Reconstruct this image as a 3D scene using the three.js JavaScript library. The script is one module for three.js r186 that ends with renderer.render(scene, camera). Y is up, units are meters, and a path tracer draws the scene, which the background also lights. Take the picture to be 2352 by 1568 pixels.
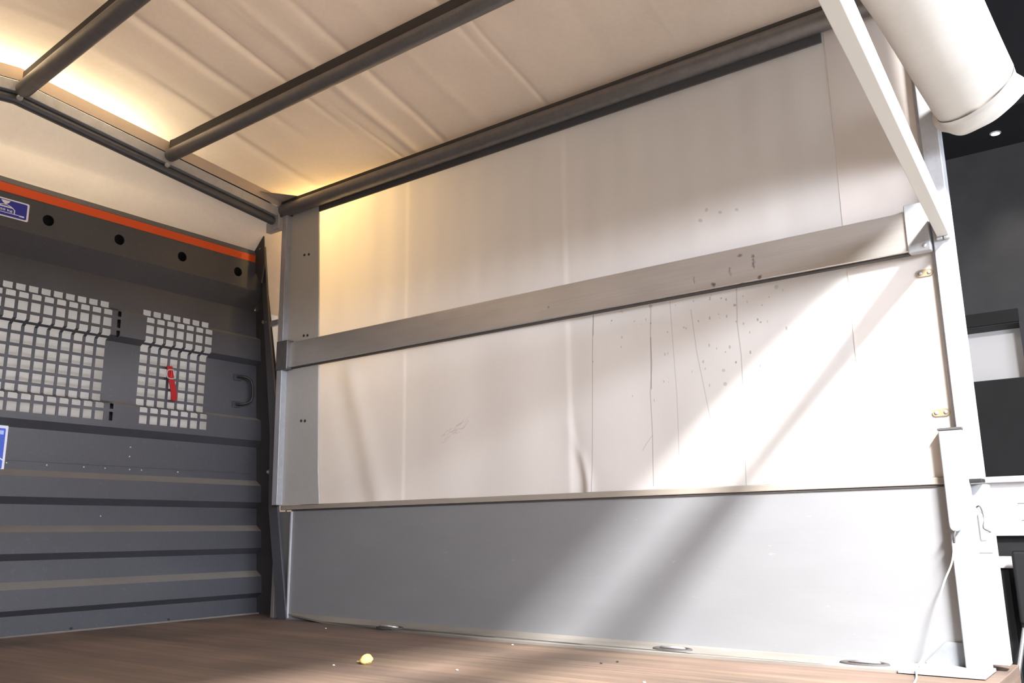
import * as THREE from 'three';
import { RoundedBoxGeometry } from 'three/addons/geometries/RoundedBoxGeometry.js';
import { mergeGeometries } from 'three/addons/utils/BufferGeometryUtils.js';
import { RectAreaLightUniformsLib } from 'three/addons/lights/RectAreaLightUniformsLib.js';

// ---------------------------------------------------------------- camera, exposure, large lights
const scene = new THREE.Scene();
const renderer = new THREE.WebGLRenderer({ antialias: true });
renderer.toneMapping = THREE.LinearToneMapping;
renderer.toneMappingExposure = 1.06;
renderer.shadowMap.enabled = true;
RectAreaLightUniformsLib.init();
scene.background = new THREE.Color(0x000000);

const camera = new THREE.PerspectiveCamera(42.964, 2352 / 1568, 0.05, 60);
camera.position.set(2.9529, 0.2981, 2.1632);
camera.rotation.set(0.2175, 0.64095, -0.0118, 'YXZ');

const KEY = { at: [4.15, 2.5, 1.75], size: [0.3, 1.1], power: 980, color: [0.98, 0.985, 1.0] };  // out of view, placed to cast the diagonal bands on the side wall
const UNSEEN_STRIP = { at: [5.25, 1.45, 2.4], size: [4.4, 0.5], power: 39, color: [0.90, 0.97, 1.12] };  // unseen strip source behind the tail, lights side canvas and bulkhead
const WARM = [   // unseen warm lamps outside the canvas, placed for its yellow glow
  { at: [0.15, 1.93, 1.15], size: [0.06, 1.1], power: 100, color: [1.0, 0.84, 0.56] },
  { at: [0.42, 1.74, -0.19], size: [0.5, 0.06], power: 110, color: [1.0, 0.66, 0.24] },
  { at: [0.45, 1.45, -0.5], size: [0.6, 0.7], power: 6, color: [1.0, 0.66, 0.28] },
];
const ADDED_FILL = { at: [0.95, 0.72, -1.0], size: [1.5, 0.8], power: 2.2, color: [0.97, 0.95, 0.97] };  // added fill outside the side canvas, brightens its lower front part
const UNSEEN_FRONT = { at: [-4.0, 1.2, 1.0], size: [3.6, 2.6], power: 4.0, color: [0.97, 0.97, 1.0] };  // unseen source ahead of the truck, shines through the front canvas
const CEIL = { z: [1.1, 3.4], x: [-1.2, 1.2], size: [1.2, 0.6], power: 11.5, color: [1.0, 0.75, 0.56] };  // unseen ceiling lamps, placed to warm the roof canvas from above

// ---------------------------------------------------------------- helpers
const V3 = (x, y, z) => new THREE.Vector3(x, y, z);
let seedState = 12345;
function rnd() { seedState = (seedState * 1664525 + 1013904223) >>> 0; return seedState / 4294967296; }
const used = {};
function numbered(n) { const base = n; if (!(base in used)) { used[base] = 0; return base; } used[base]++; return base + '_' + String(used[base]).padStart(3, '0'); }
function sh(m) { m.castShadow = true; m.receiveShadow = true; return m; }
function part(name, geo, mat, parent, label) {
  const m = sh(new THREE.Mesh(Array.isArray(geo) ? merge(geo) : geo, mat)); m.name = name; parent.add(m);
  if (label) m.userData.label = label;
  return m;
}
function thing(name, label, category, at = [0, 0, 0], group) {
  const o = new THREE.Group(); o.name = numbered(name); o.position.set(...at); scene.add(o);
  o.userData = { label, category }; if (group) o.userData.group = group; return o;
}
function solo(name, geo, mat, label, category, group) {
  const m = sh(new THREE.Mesh(Array.isArray(geo) ? merge(geo) : geo, mat)); m.name = numbered(name); scene.add(m);
  m.userData = { label, category }; if (group) m.userData.group = group; return m;
}
function struct(name, geo, mat, parent) {
  const m = sh(new THREE.Mesh(Array.isArray(geo) ? merge(geo) : geo, mat)); m.name = parent ? name : numbered(name);
  (parent || scene).add(m); if (!parent) m.userData = { kind: 'structure' }; return m;
}
function merge(list) {
  return mergeGeometries(list.map((g) => { const n = g.index ? g.toNonIndexed() : g; for (const k of Object.keys(n.attributes)) if (!['position', 'normal', 'uv'].includes(k)) n.deleteAttribute(k); if (!n.attributes.uv) boxUV(n); return n; }));
}
function boxUV(geo) {            // uv in metres from the dominant direction of each face
  const g = geo.index ? geo.toNonIndexed() : geo; if (!g.attributes.normal) g.computeVertexNormals();
  const p = g.attributes.position, n = g.attributes.normal, uv = new Float32Array(p.count * 2);
  for (let t = 0; t < p.count; t += 3) {
    let ax = 0, ay = 0, az = 0;
    for (let k = 0; k < 3; k++) { ax += Math.abs(n.getX(t + k)); ay += Math.abs(n.getY(t + k)); az += Math.abs(n.getZ(t + k)); }
    for (let k = 0; k < 3; k++) {
      const i = t + k, x = p.getX(i), y = p.getY(i), z = p.getZ(i);
      if (az >= ax && az >= ay) { uv[2 * i] = x; uv[2 * i + 1] = y; } else if (ax >= ay) { uv[2 * i] = z; uv[2 * i + 1] = y; } else { uv[2 * i] = x; uv[2 * i + 1] = z; }
    }
  }
  g.setAttribute('uv', new THREE.BufferAttribute(uv, 2)); return g;
}
function box(x0, x1, y0, y1, z0, z1, r = 0.002) {   // world extents
  const w = x1 - x0, h = y1 - y0, d = z1 - z0, rr = Math.min(r, w / 2.2, h / 2.2, d / 2.2);
  const g = rr > 0 ? new RoundedBoxGeometry(w, h, d, 2, rr) : new THREE.BoxGeometry(w, h, d);
  g.translate((x0 + x1) / 2, (y0 + y1) / 2, (z0 + z1) / 2); return boxUV(g);
}
function tube(points, r, seg = 40, rad = 14, closed = false) {
  const c = points.length === 2 ? new THREE.LineCurve3(points[0], points[1]) : new THREE.CatmullRomCurve3(points, closed, 'centripetal');
  const t = new THREE.TubeGeometry(c, points.length === 2 ? 1 : seg, r, rad, closed); if (closed) return boxUV(t);
  const caps = [0, 1].map((k) => { const s = new THREE.SphereGeometry(r, rad, 8); s.scale(1, 1, 1); const q = c.getPoint(k); s.translate(q.x, q.y, q.z); return s; });
  return merge([boxUV(t), ...caps.map(boxUV)]);
}
function rod(a, b, r, rad = 18, bevel = 0) {          // a flat ended cylinder between two points
  const d = b.clone().sub(a), g = new THREE.CylinderGeometry(r, r, d.length(), rad, 1); 
  g.applyQuaternion(new THREE.Quaternion().setFromUnitVectors(V3(0, 1, 0), d.clone().normalize())); g.translate((a.x + b.x) / 2, (a.y + b.y) / 2, (a.z + b.z) / 2); return boxUV(g);
}
function poly(pts, depth, bevel = 0, holes = []) {    // pts in xy, extruded along +z from 0
  const s = new THREE.Shape(pts.map(([x, y]) => new THREE.Vector2(x, y)));
  for (const [hx, hy, r] of holes) { const h = new THREE.Path(); h.absarc(hx, hy, r, 0, Math.PI * 2, true); s.holes.push(h); }
  const g = new THREE.ExtrudeGeometry(s, { depth: depth - 2 * bevel, bevelEnabled: bevel > 0, bevelSize: bevel, bevelOffset: -bevel, bevelThickness: bevel, bevelSegments: 1, curveSegments: 20 });
  g.translate(0, 0, bevel); return g;
}
function sheet(nu, nv, f, uvf) {                       // a cloth: f(u, v) gives a point
  const pos = [], uv = [], idx = [];
  for (let j = 0; j <= nv; j++) for (let i = 0; i <= nu; i++) { const p = f(i / nu, j / nv); pos.push(p[0], p[1], p[2]); const q = uvf ? uvf(i / nu, j / nv, p) : [i / nu, j / nv]; uv.push(q[0], q[1]); }
  for (let j = 0; j < nv; j++) for (let i = 0; i < nu; i++) { const a = j * (nu + 1) + i, b = a + 1, c = a + nu + 1, d = c + 1; idx.push(a, b, d, a, d, c); }
  const g = new THREE.BufferGeometry(); g.setAttribute('position', new THREE.Float32BufferAttribute(pos, 3)); g.setAttribute('uv', new THREE.Float32BufferAttribute(uv, 2)); g.setIndex(idx); g.computeVertexNormals(); return g;
}
// value noise
function hash(ix, iy, s) { let h = (ix * 374761393 + iy * 668265263 + s * 2147483647) | 0; h = Math.imul(h ^ (h >>> 13), 1274126177); h ^= h >>> 16; return (h >>> 0) / 4294967296; }
function vnoise(x, y, s = 0) {
  const ix = Math.floor(x), iy = Math.floor(y), fx = x - ix, fy = y - iy, u = fx * fx * (3 - 2 * fx), v = fy * fy * (3 - 2 * fy);
  const a = hash(ix, iy, s), b = hash(ix + 1, iy, s), c = hash(ix, iy + 1, s), d = hash(ix + 1, iy + 1, s);
  return a + (b - a) * u + (c - a) * v + (a - b - c + d) * u * v;
}
function fbm(x, y, s = 0, oct = 4) { let t = 0, a = 0.5, w = 0; for (let k = 0; k < oct; k++) { t += a * vnoise(x, y, s + k * 17); w += a; a *= 0.5; x *= 2; y *= 2; } return t / w; }
const gauss = (d, w) => Math.exp(-(d * d) / (w * w));
const lerp = (a, b, t) => a + (b - a) * t;
const clamp01 = (t) => Math.min(1, Math.max(0, t));
const sstep = (a, b, x) => { const t = clamp01((x - a) / (b - a)); return t * t * (3 - 2 * t); };

function dataTex(w, h, f, srgb = true) {
  const d = new Uint8Array(w * h * 4);
  for (let y = 0; y < h; y++) for (let x = 0; x < w; x++) { const c = f(x / w, y / h), i = (y * w + x) * 4; d[i] = clamp01(c[0]) * 255; d[i + 1] = clamp01(c[1]) * 255; d[i + 2] = clamp01(c[2]) * 255; d[i + 3] = 255; }
  const t = new THREE.DataTexture(d, w, h); t.magFilter = THREE.LinearFilter; t.minFilter = THREE.LinearMipmapLinearFilter; t.generateMipmaps = true; t.wrapS = t.wrapT = THREE.MirroredRepeatWrapping;
  if (srgb) t.colorSpace = THREE.SRGBColorSpace; t.needsUpdate = true; return t;
}
function canvasTex(w, h, draw, srgb = true) {
  const c = document.createElement('canvas'); c.width = w; c.height = h; const g = c.getContext('2d'); draw(g, w, h);
  const t = new THREE.CanvasTexture(c); if (srgb) t.colorSpace = THREE.SRGBColorSpace; t.magFilter = THREE.LinearFilter; t.wrapS = t.wrapT = THREE.RepeatWrapping; return t;
}
const std = (o) => new THREE.MeshStandardMaterial(o), phy = (o) => new THREE.MeshPhysicalMaterial(o);
const C = (r, g, b) => new THREE.Color().setRGB(r, g, b);

// ---------------------------------------------------------------- materials
const brushed = dataTex(512, 512, (u, v) => { const n = 0.86 + 0.04 * fbm(u * 5, v * 50, 3, 3) + 0.07 * (fbm(u * 7, v * 6, 9, 4) - 0.5); return [n, n, n]; });
brushed.repeat.set(1 / 1.2, 1 / 0.6);
const brushedRough = dataTex(256, 256, (u, v) => { const n = 0.55 + 0.12 * (fbm(u * 4, v * 90, 5, 3) - 0.5) + 0.2 * (fbm(u * 6, v * 5, 6, 3) - 0.5); return [n, n, n]; }, false);
brushedRough.repeat.set(1 / 1.2, 1 / 0.6);
const galv = dataTex(512, 512, (u, v) => { const n = 0.82 + 0.08 * (fbm(u * 24, v * 14, 31, 4) - 0.5) + 0.05 * (fbm(u * 90, v * 60, 32, 2) - 0.5); return [n, n, n * 1.01]; });
galv.repeat.set(2, 2);
const powder = dataTex(512, 512, (u, v) => {
  const fine = 0.06 * (fbm(u * 160, v * 160, 41, 2) - 0.5), blot = 0.05 * (fbm(u * 7, v * 9, 42, 4) - 0.5), sp = fbm(u * 70, v * 70, 44, 2) > 0.83 ? 0.07 : 0;
  const n = 0.85 + fine + blot + sp; return [n, n, n];
});
powder.repeat.set(1 / 0.8, 1 / 0.8);
const plywood = dataTex(1024, 1024, (u, v) => {
  const g1 = fbm(u * 5, v * 130, 51, 4), g2 = fbm(u * 2.2, v * 16, 52, 4), dirt = fbm(u * 8, v * 8, 53, 5), scr = fbm(u * 3, v * 240, 54, 2);
  let n = 0.78 + 0.22 * (g1 - 0.5) + 0.30 * (g2 - 0.5) + 0.20 * (dirt - 0.5) + (scr > 0.74 ? 0.05 : 0);
  return [n, n * lerp(0.94, 0.90, dirt), n * lerp(0.89, 0.83, g2)];
});
plywood.repeat.set(1 / 1.6, 1 / 1.6);
const concrete = dataTex(512, 512, (u, v) => { const n = 0.8 + 0.15 * (fbm(u * 12, v * 12, 61, 5) - 0.5); return [n, n, n * 0.98]; });
concrete.repeat.set(0.5, 0.5);
const board = dataTex(1024, 512, (u, v) => { const n = 0.88 + 0.014 * (fbm(u * 4, v * 220, 71, 3) - 0.5) + 0.04 * (fbm(u * 9, v * 9, 72, 4) - 0.5) + (fbm(u * 60, v * 50, 73, 2) > 0.91 ? 0.05 : 0); return [n, n, n]; });
board.repeat.set(1 / 1.6, 1 / 0.5);

// the side tarpaulin carries run marks, specks and scuffs (uv 0..1 over the panel)
const SX0 = 0.2, SX1 = 2.6, SY0 = 0.38, SY1 = 1.66;
const sideTex = canvasTex(2048, 1024, (g, w, h) => {
  const img = g.createImageData(w, h);
  for (let y = 0; y < h; y++) for (let x = 0; x < w; x++) {
    const X = x / w * 2.4, Y = y / h * 1.28; const n = 238 + 10 * (fbm(X * 3, Y * 1.4, 81, 3) - 0.5) + 7 * (fbm(X * 9, Y * 3, 82, 3) - 0.5), i = (y * w + x) * 4;
    img.data[i] = n; img.data[i + 1] = n - 3; img.data[i + 2] = n - 6; img.data[i + 3] = 255;
  }
  g.putImageData(img, 0, 0);
  const px = (x) => (x - SX0) / (SX1 - SX0) * w, py = (y) => (SY1 - y) / (SY1 - SY0) * h;
  const drip = (pts, a, lw) => { g.strokeStyle = `rgba(110,106,108,${a})`; g.lineWidth = lw; g.beginPath(); pts.forEach(([x, y], i) => (i ? g.lineTo(px(x), py(y)) : g.moveTo(px(x), py(y)))); g.stroke(); };
  drip([[1.639, 0.935], [1.632, 0.8], [1.625, 0.6], [1.617, 0.405]], 0.5, 1.6); drip([[1.639, 0.935], [1.637, 0.87]], 0.5, 2.2);
  drip([[1.832, 0.935], [1.826, 0.85], [1.826, 0.76], [1.817, 0.68], [1.818, 0.56], [1.815, 0.42]], 0.42, 2); drip([[1.826, 0.84], [1.821, 0.69]], 0.45, 2.4);
  drip([[1.818, 0.56], [1.80, 0.54], [1.785, 0.52]], 0.25, 1.6);
  drip([[1.892, 0.935], [1.895, 0.8], [1.899, 0.66], [1.897, 0.5]], 0.22, 2); drip([[1.955, 0.9], [1.965, 0.78], [1.985, 0.65], [1.997, 0.57], [1.993, 0.43]], 0.25, 2);
  drip([[2.092, 0.94], [2.087, 0.84], [2.092, 0.75], [2.089, 0.62], [2.081, 0.41]], 0.34, 2);
  for (let i = 0; i < 60; i++) { const x = 1.72 + rnd() * 0.5 + (rnd() - 0.5) * 0.2, y = 0.93 - rnd() * rnd() * 0.4; g.fillStyle = `rgba(70,66,70,${0.12 + rnd() * 0.3})`; g.beginPath(); g.ellipse(px(x), py(y), 0.8 + rnd() * 1.4, 1 + rnd() * 3, 0, 0, 7); g.fill(); }
  for (const [x, y] of [[2.108, 1.156], [2.02, 1.177], [2.06, 1.16], [2.0, 1.15], [2.2, 0.92], [2.04, 0.717], [2.042, 0.68]]) { g.fillStyle = 'rgba(110,108,116,0.22)'; g.beginPath(); g.ellipse(px(x), py(y), 3 + 3 * rnd(), 3 + 2 * rnd(), 0.4, 0, 7); g.fill(); }
  for (let i = 0; i < 26; i++) { const x = 1.03 + rnd() * 0.11, y = 0.585 + rnd() * 0.03 + (x - 1.03) * 0.4; g.strokeStyle = 'rgba(110,104,106,0.16)'; g.lineWidth = 1.5; g.beginPath(); g.moveTo(px(x), py(y)); g.lineTo(px(x + 0.02), py(y + 0.025 * rnd())); g.stroke(); }
});
const tarpTex = dataTex(512, 512, (u, v) => { const n = 0.93 + 0.06 * (fbm(u * 8, v * 8, 91, 4) - 0.5) + 0.02 * (fbm(u * 200, v * 200, 92, 1) - 0.5); return [n, n * 0.985, n * 0.965]; });
tarpTex.repeat.set(1 / 1.5, 1 / 1.5);
const weave = dataTex(256, 256, (u, v) => { const n = 0.5 + 0.25 * Math.sin(u * 256) * 1 + 0.25 * Math.sin(v * 256); return [n, n, n]; }, false);
const railTex = canvasTex(2048, 128, (g, w, h) => {
  const img = g.createImageData(w, h);
  for (let y = 0; y < h; y++) for (let x = 0; x < w; x++) { const n = 226 + 12 * (fbm(x / 300, y / 2.2, 151, 3) - 0.5) + 18 * (fbm(x / 130, y / 50, 152, 3) - 0.5), i = (y * w + x) * 4; img.data[i] = n; img.data[i + 1] = n - 1; img.data[i + 2] = n - 3; img.data[i + 3] = 255; }
  g.putImageData(img, 0, 0);
  const px = (x) => (x - 0.262) / 2.278 * w;
  for (const [x, y0, y1, r, a] of [[2.155, 0.25, 0.75, 2.6, 0.5], [2.156, 0.3, 0.5, 4, 0.35], [2.04, 0.86, 0.95, 5, 0.45], [1.985, 0.55, 0.8, 2, 0.3], [2.09, 0.5, 0.75, 3.5, 0.32], [2.12, 0.2, 0.25, 6, 0.25], [2.17, 0.9, 0.95, 5, 0.35], [1.5, 0.6, 0.63, 3, 0.2]])
    for (let k = 0; k < 9; k++) { g.fillStyle = `rgba(90,84,86,${0.6 * a * (0.4 + 0.6 * rnd())})`; g.beginPath(); g.ellipse(px(x) + (rnd() - 0.5) * r * 1.4, lerp(y0, y1, rnd()) * h, r * (0.4 + 0.6 * rnd()), 3 + 3 * rnd(), 0, 0, 7); g.fill(); }
});
railTex.repeat.set(1 / 2.278, 1 / 0.099); railTex.offset.set(-0.262 / 2.278, -0.938 / 0.099);
const M = {};
M.sideTarp = phy({ color: C(0.87, 0.84, 0.81), map: sideTex, roughness: 0.97, transmission: 0.3, thickness: 0, side: THREE.DoubleSide });
M.roofTarp = phy({ color: C(0.82, 0.74, 0.665), map: tarpTex, roughness: 0.9, transmission: 0.42, thickness: 0, side: THREE.DoubleSide });
M.cabPanel = phy({ color: C(0.88, 0.88, 0.88), map: tarpTex, roughness: 0.85, transmission: 0.6, thickness: 0, side: THREE.DoubleSide });  // lower front canvas, made paler and more translucent to read brighter
M.frontTarp = phy({ color: C(0.82, 0.76, 0.71), map: tarpTex, roughness: 0.85, transmission: 0.25, thickness: 0, side: THREE.DoubleSide });
M.band = std({ color: C(0.50, 0.51, 0.51), map: tarpTex, roughness: 0.7, side: THREE.DoubleSide });  // white canvas coloured grey, standing in for missing light from behind
M.rearBand = std({ color: C(0.70, 0.655, 0.615), map: sideTex, roughness: 0.75, side: THREE.DoubleSide });
M.hem = std({ color: C(0.55, 0.46, 0.38), map: tarpTex, roughness: 0.8, side: THREE.DoubleSide });
M.roll = std({ color: C(0.56, 0.54, 0.52), map: tarpTex, roughness: 0.55, side: THREE.DoubleSide });
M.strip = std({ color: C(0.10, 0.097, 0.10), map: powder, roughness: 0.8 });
M.alu = std({ color: C(0.66, 0.65, 0.64), map: brushed, roughnessMap: brushedRough, roughness: 0.5, metalness: 0.86 });
M.rail = std({ color: C(0.80, 0.775, 0.75), map: railTex, roughness: 0.36, metalness: 0.8 });
M.tube = std({ color: C(0.30, 0.29, 0.285), map: galv, roughness: 0.45, metalness: 0.7 });
M.tubeDark = std({ color: C(0.13, 0.135, 0.15), map: galv, roughness: 0.45, metalness: 0.4 });
M.web = std({ color: C(0.075, 0.066, 0.062), map: powder, roughness: 0.75 });
M.post = std({ color: C(0.62, 0.63, 0.65), map: galv, roughness: 0.5, metalness: 0.35 });
M.white = std({ color: C(0.56, 0.56, 0.555), map: galv, roughness: 0.5 });
M.galv = std({ color: C(0.32, 0.33, 0.34), map: galv, roughness: 0.5 });
M.bar = std({ color: C(0.43, 0.405, 0.37), roughness: 0.5 });
M.board = std({ color: C(0.37, 0.37, 0.375), map: board, roughness: 0.5, metalness: 0.35 });
M.dark = std({ color: C(0.086, 0.086, 0.098), map: powder, roughness: 0.42 });
M.darker = std({ color: C(0.05, 0.046, 0.05), map: powder, roughness: 0.6 });
M.dust = std({ color: C(0.22, 0.20, 0.185), map: concrete, roughness: 0.95 });
M.orange = std({ color: C(0.66, 0.075, 0.008), roughness: 0.55 });
M.floor = std({ color: C(0.225, 0.183, 0.15), map: plywood, roughness: 0.62 });
M.zinc = std({ color: C(0.7, 0.7, 0.72), roughness: 0.35, metalness: 0.9 });
M.black = std({ color: C(0.008, 0.008, 0.009), roughness: 0.55 });
M.hole = std({ color: C(0.03, 0.03, 0.03), roughness: 0.9 });
M.red = std({ color: C(0.72, 0.02, 0.022), roughness: 0.6 });
M.tan = std({ color: C(0.22, 0.165, 0.095), roughness: 0.6 });
M.cord = std({ color: C(0.82, 0.80, 0.74), roughness: 0.6 });
M.leaf = std({ color: C(0.75, 0.52, 0.16), roughness: 0.8, side: THREE.DoubleSide });
M.roomWall = std({ color: C(0.095, 0.095, 0.105), map: concrete, roughness: 0.9 });
M.roomDark = std({ color: C(0.03, 0.03, 0.033), map: concrete, roughness: 0.9 });
M.ceil = std({ color: C(0.028, 0.027, 0.034), map: concrete, roughness: 0.9 });
M.ground = std({ color: C(0.34, 0.34, 0.34), map: concrete, roughness: 0.45 });
M.whitePaint = std({ color: C(0.78, 0.76, 0.76), roughness: 0.6 });
const glow = (c, k) => std({ color: C(0.8, 0.8, 0.8), emissive: C(...c), emissiveIntensity: k, roughness: 0.6 });

// ---------------------------------------------------------------- the showroom round the truck
const G = -0.6;   // showroom floor; the cargo floor is y = 0
struct('floor', boxUV(new THREE.BoxGeometry(12, 0.1, 11).translate(1.7, G - 0.05, 0.9)), M.ground).name = 'floor';
struct('ceiling', boxUV(new THREE.BoxGeometry(12, 0.1, 11).translate(1.7, 3.65, 0.9)), M.ceil);
struct('ceiling', box(3.38, 3.46, 2.07, 3.62, 0.9, 3.4, 0.003), M.ceil);   // added blocker out of view, keeps the tail lamp off the roof canvas
struct('wall_left', boxUV(new THREE.BoxGeometry(0.2, 4.3, 11).translate(-4.2, 1.5, 0.9)), M.roomWall);
struct('wall_right', boxUV(new THREE.BoxGeometry(0.2, 4.3, 11).translate(5.4, 1.5, 0.9)), M.roomWall);
struct('wall_front', boxUV(new THREE.BoxGeometry(12, 4.3, 0.2).translate(1.7, 1.5, 6.3)), M.roomWall);
// back wall with a lit white recess
const NZ = -4.2;
struct('wall_back', [
  box(-4.3, 7.5, 1.69, 3.7, NZ - 0.2, NZ, 0), box(2.315, 7.5, 1.24, 1.69, NZ - 0.2, NZ, 0), box(-4.3, 0.4, 1.24, 1.69, NZ - 0.2, NZ, 0),
  box(0.4, 2.315, 1.6, 1.69, NZ - 0.2, NZ - 0.01, 0), box(-4.3, 7.5, 1.2, 1.24, NZ - 0.2, NZ, 0)], M.roomWall);
struct('trim_1', box(0.4, 2.318, 1.605, 1.69, NZ - 0.01, NZ + 0.012, 0.002), M.roomDark);
struct('wall_niche', box(0.3, 2.4, 1.2, 1.7, NZ - 0.26, NZ - 0.2, 0), M.whitePaint);
struct('wall_dado', box(-4.3, 7.5, G, 1.235, NZ - 0.2, NZ + 0.01, 0.002), M.roomDark);
struct('ceiling', box(-4.2, 7.3, 2.81, 3.6, NZ, -3.57, 0.003), M.ceil);
{
  const t = thing('downlight', 'small round white recessed spotlight in the dark ceiling box', 'light', [2.36, 2.81, -3.93]);
  part('trim_ring', new THREE.TorusGeometry(0.028, 0.006, 8, 24).rotateX(Math.PI / 2).translate(0, -0.002, 0), M.whitePaint, t);
  part('light_lens', new THREE.CylinderGeometry(0.025, 0.025, 0.01, 24).translate(0, -0.004, 0), glow([1, 0.97, 0.9], 3), t);
  const l = new THREE.SpotLight(0xfff4e0, 2.2, 0, 0.6, 0.6); l.position.set(2.36, 2.78, -3.93); l.target.position.set(2.36, 0, -3.93); l.castShadow = true; scene.add(l, l.target);
}
function panelLamp(name, label, cfg, target, k, group, dim) {       // housing, glowing diffuser and the light of the same size in front of it
  const t = thing(name, label, 'lamp', cfg.at, group); const [w, h] = cfg.size;
  const inner = new THREE.Object3D(); inner.position.set(...cfg.at); inner.lookAt(...target); t.quaternion.copy(inner.quaternion);
  part('lamp_housing', new RoundedBoxGeometry(w + 0.03, h + 0.03, 0.05, 2, 0.01).translate(0, 0, -0.03), dim ? M.roomWall : M.whitePaint, t);
  part('light_diffuser', new THREE.BoxGeometry(w, h, 0.006).translate(0, 0, -0.002), dim ? std({ color: C(0.1, 0.1, 0.1), emissive: C(...cfg.color), emissiveIntensity: 0.12, roughness: 0.6 }) : glow(cfg.color, k), t);  // dim: diffuser coloured dark so it does not show through the canvas
  const l = new THREE.RectAreaLight(C(...cfg.color), cfg.power, w, h);
  const d = V3(...target).sub(V3(...cfg.at)).normalize().multiplyScalar(0.008);
  l.position.set(...cfg.at).add(d); l.lookAt(target[0], target[1], target[2]); scene.add(l);
  if (cfg.at[0] > -3.9 && cfg.at[0] < 5.2 && cfg.at[1] < 3.4) for (const s of [-1, 1]) {     // hung from the ceiling on two rods
    const e = V3(s * w * 0.42, 0, -0.05), f = V3(0, s * h * 0.42, -0.05); t.updateMatrixWorld(true);
    const q = t.localToWorld((w > h ? e : f).clone()); const m = part('hanger_rod', rod(V3(q.x, q.y, q.z), V3(q.x, 3.6, q.z), 0.004, 8), M.roomWall, scene); t.attach(m);
  }
  return t;
}
panelLamp('unseen_tail_lamp', 'unseen long narrow lamp behind the open tail, placed to cast the bands on the side wall', KEY, [KEY.at[0], 0, KEY.at[2]], 4);
panelLamp('unseen_room_light', 'unseen strip light behind the open tail, placed to light the side canvas and bulkhead', UNSEEN_STRIP, [-3, UNSEEN_STRIP.at[1], UNSEEN_STRIP.at[2]], 2);
panelLamp('unseen_room_light', 'unseen light panel in front of the truck, placed to light the front canvas from behind', UNSEEN_FRONT, [3, UNSEEN_FRONT.at[1], UNSEEN_FRONT.at[2]], 0.1, null, true);
panelLamp('added_fill_light', 'added fill light that brightens the lower side canvas from outside', ADDED_FILL, [0.95, 0.72, 2], 0.1, null, true);
panelLamp('unseen_warm_lamp', 'unseen warm lamp just above the roof front, placed for the glow there', WARM[0], [WARM[0].at[0], 0, WARM[0].at[2]], 4, null, true);
panelLamp('unseen_warm_lamp', 'unseen warm lamp outside the front corner, placed for the yellow glow in the canvas', WARM[1], [0.55, 1.2, 0.1], 4, null, true);
panelLamp('unseen_side_lamp', 'unseen square warm lamp outside the side canvas, placed to widen its yellow glow', WARM[2], [0.45, 1.45, 1], 4, null, true);
CEIL.z.forEach((z) => CEIL.x.forEach((x) => panelLamp('unseen_ceiling_lamp', `unseen warm ceiling lamp over the ${x < 0 ? 'front' : 'tail'} of the truck, on the ${z < 2 ? 'photographed' : 'other'} side`, { ...CEIL, at: [x, 3.5, z] }, [x, 0, z], 0.2, 'unseen ceiling lamps over the truck', true)));

// furniture behind the tail
{
  const t = thing('reception_counter', 'white counter with two drawer lines against the dark wall', 'counter');
  part('counter_top', box(0.6, 4.2, 0.53, 0.56, -3.62, -3.05, 0.004), M.whitePaint, t);
  part('counter_front', box(0.62, 4.18, 0.255, 0.53, -3.6, -3.12, 0.004), M.whitePaint, t);
  part('drawer_gap', box(2.3, 3.4, 0.418, 0.421, -3.121, -3.1195, 0), M.hole, t); part('drawer_gap', box(2.31, 3.4, 0.331, 0.334, -3.121, -3.1195, 0), M.hole, t);
  part('plinth', box(0.7, 4.1, G, 0.255, -3.6, -3.2, 0.004), M.black, t);
}
{
  const t = thing('desk', 'white topped desk behind the black chairs', 'table');
  part('tabletop', box(1.5, 2.9, 0.105, 0.155, -3.02, -2.75, 0.004), M.whitePaint, t);
  part('pedestal', box(1.86, 2.27, G + 0.04, 0.1, -3.0, -2.78, 0.004), M.black, t, 'plain black pedestal under the desk');  // plain block standing in for an unclear dark shape under the desk
  for (const [x, z] of [[1.55, -2.8], [2.85, -2.8], [1.55, -2.98], [2.85, -2.98]]) part('leg', box(x - 0.02, x + 0.02, G, 0.105, z - 0.02, z + 0.02, 0.003), M.black, t);
}
function chair(label, x, z, turn) {
  const t = thing('chair', label, 'chair', [x, G, z]); t.rotation.y = turn;
  part('backrest', new RoundedBoxGeometry(0.44, 0.335, 0.035, 4, 0.016).translate(0, 0.626, 0), M.black, t);
  part('seat', new RoundedBoxGeometry(0.44, 0.05, 0.42, 3, 0.02).translate(0, 0.455, -0.2), M.black, t);
  for (const s of [-1, 1]) part('leg', tube([V3(s * 0.2, 0.47, -0.01), V3(s * 0.245, 0.25, 0.05), V3(s * 0.29, 0.02, 0.1), V3(s * 0.29, 0.012, 0.07), V3(s * 0.29, 0.012, -0.36), V3(s * 0.29, 0.03, -0.38), V3(s * 0.2, 0.44, -0.34)], 0.011, 50, 10), M.zinc, t);
  return t;
}
chair('black upholstered chair with its back to the truck', 2.53, -2.6, -0.05);

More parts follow.
